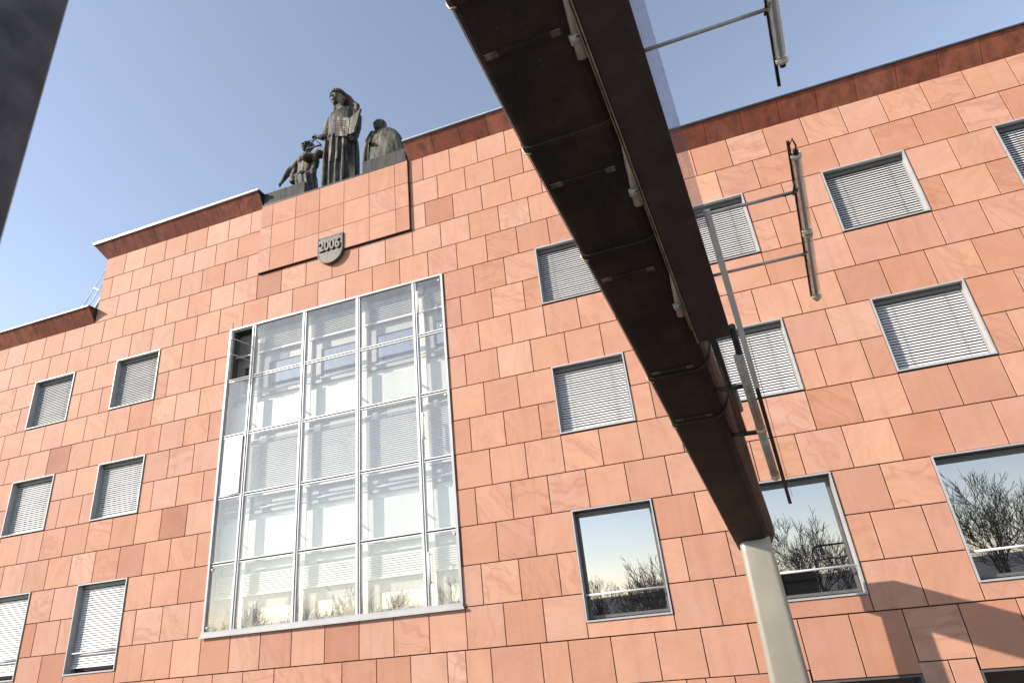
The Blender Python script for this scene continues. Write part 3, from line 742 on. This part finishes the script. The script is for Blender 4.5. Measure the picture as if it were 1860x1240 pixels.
# --- right figure: cloaked bearded man, fist on the chest
rf = empty('statue', S(1.45, .1, 0), 'stout bronze cloaked man with bowed head on the right of the parapet', 'statue', 'bronze figures on the parapet')
mb = MB(); secs = []
for z, cx, rx, ry, fd in [(0.0, 1.48, .66, .42, .03), (.5, 1.48, .66, .42, .03), (.9, 1.48, .65, .41, .028), (1.25, 1.475, .63, .39, .024), (1.55, 1.47, .57, .36, .016), (1.75, 1.46, .48, .31, .01), (1.88, 1.44, .36, .25, 0), (1.98, 1.42, .20, .18, 0)]:
    secs.append((S(0, 0, z)[2], S(cx, 0, 0)[0], YS + .10, rx, ry, fd, 9, z * .8))
robe(mb, secs, 96)
mb.tube([S(1.40, .02, 1.9), S(1.38, -.04, 2.06)], [.16, .15], 12)
head(mb, S(1.38, -.04, 2.10), .46, yaw=R(-16), pitch=R(6))
mb.ell(S(1.36, -.17, 1.95), .10, .09, .11); mb.ell(S(1.40, .02, 2.19), .19, .20, .14)
for pts, r in (([(1.16, -.10, 1.88), (1.04, -.22, 1.45), (.98, -.26, .9), (.98, -.28, .3)], .06), ([(1.27, -.16, 1.82), (1.17, -.26, 1.5), (1.14, -.28, 1.1), (1.12, -.28, .5)], .035), ([(1.85, -.02, 1.70), (1.95, -.12, 1.2), (1.98, -.14, .8), (1.98, -.16, .3)], .03)):
    mb.tube([S(*p) for p in pts], r, 8)
mb.tube([S(1.50, -.16, 1.02), S(1.36, -.28, 1.10)], [.12, .08], 10)
hand(mb, S(1.35, -.29, 1.12), (-.5, -.35, .4), 1, 1.15)
obj('figure', voxel(mb, .016, 1), M_BRONZE, rf)

# ================================================================== steel gantry (beam rises from the column over the viewer)
B = Vector((-.118, -1.0, .37)); Y0, Z0 = .87, .0436
def G(l, s, n): return Vector(((l + B.x * s) * D, (Y0 - s) * D, (Z0 + n + B.z * s) * D + HC))
gan = empty('steel_gantry', ((.053 * .87) * D, .878 * D, 0), 'dark weathered steel gantry beam rising from a grey column, with pipes and tube lamps', 'gantry')
def lL(s):
    T = [(-.05, .0225), (0, .0225), (.27, .0165), (.344, .0150), (.49, .0108), (.58, .0078), (.67, .0068), (1.0, .0040)]
    for (a, x), (b, y) in zip(T, T[1:]):
        if a <= s <= b: return x + (y - x) * (s - a) / (b - a)
    return T[-1][1]
def sect(s, grow=0.0):
    a = lL(s); r = .0725 + .0028 * max(0, 1 - abs(s - .19) / .12)
    pts = [(a + .0012, .0365), (a, .034), (a - .0002, .004), (a + .0008, .0012), (a + .0032, 0), (.0560, 0), (.0610, .0014), (.0660, .0050), (.0698, .0115), (r, .019), (r, .0335), (r - .002, .0365)]
    cx, cn = .042, .018
    return [G(l + (l - cx) / abs(l - cx + 1e-9) * grow if grow else l, s, n + ((-grow) if n < cn else grow)) for l, n in pts]
seams = [-.026, .2712, .3443, .490, .579, .666, .95]
beam = None
for a, b in zip(seams, seams[1:]):
    st = [a + (b - a) * q / 3 for q in range(4)]
    mbm = MB(); mbm.rings([sect(s_ + (.0006 if q == 0 else -.0006 if q == 3 else 0)) for q, s_ in enumerate(st)], sm=False)
    seg = obj('beam_segment', mbm, M_RUST, gan)
for s_ in seams[1:-1]:
    mbm = MB(); mbm.rings([sect(s_ - .0016, .0011), sect(s_ + .0016, .0011)], sm=False); obj('flange', mbm, M_RUST, gan)
    a = lL(s_); mbm = MB(); mbm.tube([G(a - .0014, s_ - .002, .012), G(a - .0016, s_ - .002, .003), G(a - .0002, s_ - .002, -.0009), G(a + .0035, s_ - .002, -.0016)], .0006 * D, 6); obj('seam_clip', mbm, M_LIP, gan)
for s_ in (.636, .551, .466, .352, .279):
    a = lL(s_) + .0045
    for l0, l1, th, mt in ((a, a + .0075, .0030, M_STRIP), (a + .0077, .0495, .0022, M_RUST), (.0497, .0555, .0030, M_STRIP)):
        mbm = MB(); mbm.rings([[G(l, s_ - th / 2, -.0003), G(l, s_ + th / 2, -.0003), G(l, s_ + th / 2, -.0009), G(l, s_ - th / 2, -.0009)] for l in (l0, l1)], sm=False); obj('sealing_strip', mbm, mt, gan)
mbm = MB(); mbm.tube([G(lL(s_) + .0003, s_, .0012 - .0008) for s_ in (.0, .1, .2, .27, .344, .42, .49, .579, .666, .8)], .0004 * D, 6); obj('edge_lip', mbm, M_LIP, gan)
# column: tapered rounded flat tube
def colring(z, x0, x1, y0, y1, r):
    pts = []
    for (cx, cy, a0) in ((x1 - r, y1 - r, 0), (x0 + r, y1 - r, 90), (x0 + r, y0 + r, 180), (x1 - r, y0 + r, 270)):
        for q in range(7):
            a = R(a0 + 90 * q / 6); pts.append((cx + r * math.cos(a), cy + r * math.sin(a), z))
    return pts
cr = []
for zz in (-.349, -.2, -.1378, -.06, .0, .03, .0585):
    f = (zz - .045) / (-.1378 - .045); xl, xr = (.0322 - .0048 * f) * .87, (.0765 + .0033 * f) * .87
    cr.append(colring(zz * D + HC, xl * D, xr * D, .87 * D, .8875 * D, .09))
obj('column', MB().rings(cr), M_COLUMN, gan)
bevel(obj('base_plate', MB().box(.008 * D, .092 * D, .855 * D, .902 * D, .004, .03), M_COLUMN, gan), .006, 1)
# side channel, its lips and the clear sheet
def bar(l0, l1, n0, n1, s0, s1): 
    q = MB(); q.rings([[G(l0, s, n0), G(l1, s, n0), G(l1, s, n1), G(l0, s, n1)] for s in (s0, s1)], sm=False); return q
obj('side_channel', bar(.0673, .0934, -.0042, .004, .384, .95), M_PLATE, gan)
obj('channel_lip', bar(.0661, .0668, -.0050, .003, .384, .95), M_LIP, gan)
obj('channel_lip', bar(.0645, .0650, -.0042, .003, .400, .95), M_LIP, gan)
obj('clear_sheet', bar(.0936, .1006, -.0030, -.0027, .492, .95), M_SHEET, gan)
for q in range(4): obj('sheet_rib', bar(.0945 + .0016 * q, .0947 + .0016 * q, -.0037, -.0031, .492, .95), M_SHEET, gan)
obj('edge_angle', bar(.0990, .1036, -.0010, -.0002, .306, .503), M_WHITE, gan)  # white colour stands for the light on this stretch of the bar
obj('edge_angle', bar(.0992, .1030, .0, .0028, .082, .318), M_PLATE, gan)  # lower stretch: brown steel, underside shade also put into its dark colour
obj('sheet_edge', bar(.1052, .1057, -.0008, -.0002, .10, .37), M_LIP, gan)
for l in (.0722, .0888):
    for q in range(7): obj('bolt', MB().ell(G(l, .40 + .038 * q, -.0043), .012, .012, .006, 8, 5), M_PLATE, gan)
# pipes in the shade between beam and channel
for s_ in (.619, .520, .413):
    mbm = MB(); mbm.tube([G(.0612, s_, .0008), G(.0652, s_ + .03, .0016), G(.0780, s_ + .118, .0045)], .0033 * D, 14); p_ = obj('pipe', mbm, M_GALV, gan)
    obj('clamp_collar', MB().tube([G(.0614, s_ + .008, .0008), G(.0616, s_ + .013, .0009)], .0038 * D, 14), M_GALV, p_)
    obj('clamp_screw', MB().tube([G(.0618, s_ + .0135, -.0030), G(.0648, s_ + .0135, -.0030)], .0004 * D, 6), M_BLKMET, p_)
for s0, s1 in ((.240, .352), (.151, .236)):
    mbm = MB(); mbm.tube([G(.0940, s0, 0), G(.0938, s1, .0003)], .0041 * D, 14); p_ = obj('pipe', mbm, M_GALV, gan)
    obj('end_cap', MB().tube([G(.0940, s0 - .004, 0), G(.0940, s0 + .004, 0)], .0047 * D, 14), M_BRASS, p_)
# ladder brackets that carry the lower pipes
obj('bracket_bar', MB().tube([G(.0782, .392, .006), G(.0776, .228, .006)], .0030 * D, 8), M_LEAD, gan)
obj('bracket_bar', MB().tube([G(.0955, .384, .004), G(.0945, .30, .003)], .0028 * D, 8), M_LEAD, gan)
for s_, l1 in ((.305, .0945), (.2295, .0915)):
    obj('cross_bar', MB().tube([G(.066, s_, .005), G(l1, s_, .004)], .0024 * D, 8), M_LEAD, gan)
obj('pipe_joint', MB().ell(G(.0935, .322, .002), .0028 * D, .0028 * D, .0028 * D, 10, 7), M_GALV, gan)
obj('pipe', MB().tube([G(.0815, .30, .009), G(.0812, .262, .009)], .0026 * D, 12), M_GALV, gan)
# outrigger rods and tube lamps
for s_ in (.611, .4965, .443):
    rd = obj('lamp_arm', MB().tube([G(.088, s_, .002), G(.1585, s_, .002)], .00115 * D, 10), M_GALV, gan)
    obj('arm_clamp', MB().box(*[x for p in zip(G(.1570, s_ + .004, .0005), G(.1592, s_ - .004, .0035)) for x in sorted(p)]), M_BLKMET, rd)
for s0, s1 in ((.569, .72), (.400, .533)):
    obj('lamp_rail', bar(.1572, .1590, .0015, .0032, s0, s1), M_BLKMET, gan)
for s0, s1 in ((.585, .664), (.4655, .5235), (.402, .461)):
    r_ = .0031 * D
    tb = obj('tube_lamp', MB().tube([G(.1613, s0, 0), G(.1613, s1, 0)], r_, 20, cap=False), M_TUBE, gan)
    obj('inner_tube', MB().tube([G(.1616, s0 + .001, 0), G(.1616, s1 - .001, 0)], r_ * .3, 10), M_WHITE, tb)
    obj('reflector', bar(.1602, .1606, -.0016, .0016, s0 + .001, s1 - .001), M_ALU, tb)
    for e, d_ in ((s0, -1), (s1, 1)):
        obj('end_cap', MB().tube([G(.1613, e, 0), G(.1613, e + d_ * .0016, 0)], r_ * 1.08, 18), M_BRASS, tb)
        obj('socket', MB().tube([G(.1613, e + d_ * .0018, 0), G(.1613, e + d_ * .0042, 0)], r_ * .55, 12), M_BLKMET, tb)
cb = [G(.1585, .5235, .001), G(.1580, .533, -.001), G(.1600, .538, -.002), G(.1618, .532, -.001), G(.1613, .5275, 0)]
obj('lamp_cable', MB().tube(cb, .0006 * D, 6), M_BLKMET, gan)
cb = [G(.1580, .505, .001), G(.1560, .4985, -.001), G(.150, .4968, .0006)]
obj('lamp_cable', MB().tube(cb, .0005 * D, 6), M_BLKMET, gan)

# ================================================================== near column at the left edge
nc = MB(); cr = [colring(z, -1.62, -1.26, .34, .70, .035) for z in (HC - 1.646, HC + .8, HC + 2.2, HC + 4.2)]
tag(obj('steel_column', nc.rings(cr), M_NEAR), 'dark blurred steel column close to the viewer at the left edge', 'column')

# ================================================================== behind the viewer: bare trees and a landing, seen in the window glass
def grow(mb, p, d, ln, r, lev, rnd):
    n = 3 if lev < 3 else 2
    pts, rr = [p.copy()], [r]; q = p.copy(); dd = d.copy()
    for i in range(n):
        dd = (dd + Vector((rnd.uniform(-1, 1), rnd.uniform(-1, 1), rnd.uniform(-.3, .8))) * (.10 + .03 * lev)).normalized()
        q = q + dd * ln / n; pts.append(q.copy()); rr.append(r * (1 - .45 * (i + 1) / n))
    mb.tube(pts, rr, 6 if lev < 2 else 4 if lev < 4 else 3, cap=False)
    if lev >= 5: return
    kids = (5, 5, 4, 4, 3)[lev]
    for c in range(kids):
        f = 1.0 if c == 0 else rnd.uniform(.35, .98)
        i = min(int(f * n), n - 1); base = pts[i].lerp(pts[i + 1], f * n - i)
        ax = dd.orthogonal().normalized(); ax.rotate(Quaternion(dd, rnd.uniform(0, 6.283)))
        nd = dd.copy(); nd.rotate(Quaternion(ax, R(rnd.uniform(8, 18) if c == 0 else rnd.uniform(22, 50)))); nd.z += .12; nd.normalize()
        grow(mb, base, nd, ln * rnd.uniform(.58, .78), max(.011, r * (1 - .45 * f) * rnd.uniform(.55, .72)), lev + 1, rnd)
TREES = []
for v in range(3):
    mb = MB(); grow(mb, Vector((0, 0, 0)), Vector((0, 0, 1)), 2.5, .15, 0, random.Random(21 + v))
    me = mb.mesh('bare_branches'); me.materials.append(M_TRUNK)
    h = max(x[2] for x in mb.v); TREES.append((me, h))
spots = [(.355, 5.1), (.43, 4.3), (.52, 4.8), (.10, 3.9), (.165, 3.4), (.03, 2.6), (-.095, 2.5), (-.145, 1.9), (-.19, 1.4), (-.43, 2.7), (-.50, 2.4), (-.565, 2.2), (-.63, 3.0), (-.70, 2.5), (-.765, 3.0), (-.83, 2.6), (-.91, 2.5), (-1.0, 2.8)]
for i, (rx, hh) in enumerate(spots):
    rr = random.Random(i); path = 3.4 + rr.uniform(-.25, .35); y = (2 - path) * D; me, h = TREES[i % 3]
    o = obj('bare_tree', me, None, None, (rx * path * D, y, 0)); sc_ = (HC + hh * path / 3.6) / h; o.scale = (sc_ * 1.05, sc_ * 1.05, sc_); o.rotation_euler.z = rr.uniform(0, 6.28)
    lab = 'leafless tree mirrored in the tall window at the far right' if rx > .25 else 'leafless tree mirrored in the tall window behind the gantry column' if rx > 0 else 'leafless tree mirrored in the tall window left of the column' if rx > -.25 else 'leafless tree mirrored in the foot of the big glazed screen'
    tag(o, lab, 'tree', 'bare trees: ' + lab[22:])
ln = MB().box(.04 * 2.4 * D, .124 * 2.4 * D, -6.6, -5.0, HC - 1.646, HC + .05)
tag(obj('landing', ln, M_BLKMET), 'dark stair landing block mirrored in the low right window', 'landing')
rl = empty('handrail', (.15 * 2.4 * D, -5.6, HC - 1.65), 'black curved tubular handrail mirrored in the low right window', 'railing')
xa, xb = .128 * 2.4 * D, .215 * 2.4 * D; zt = HC + .95
obj('top_rail', MB().tube([(xa, -4.9, HC - 1.64), (xa, -4.9, zt - .3), (xa + .03, -4.9, zt - .1), (xa + .12, -4.9, zt - .02), (xa + .3, -4.9, zt), (xb, -4.9, zt + .05)], .04, 10), M_BLKMET, rl)
obj('mid_rail', MB().tube([(xa + .045, -4.9, zt - .55), (xb, -4.9, zt - .5)], .03, 8), M_BLKMET, rl)
obj('post', MB().tube([(xb, -4.9, HC - 1.64), (xb, -4.9, zt + .05)], .04, 8), M_BLKMET, rl)
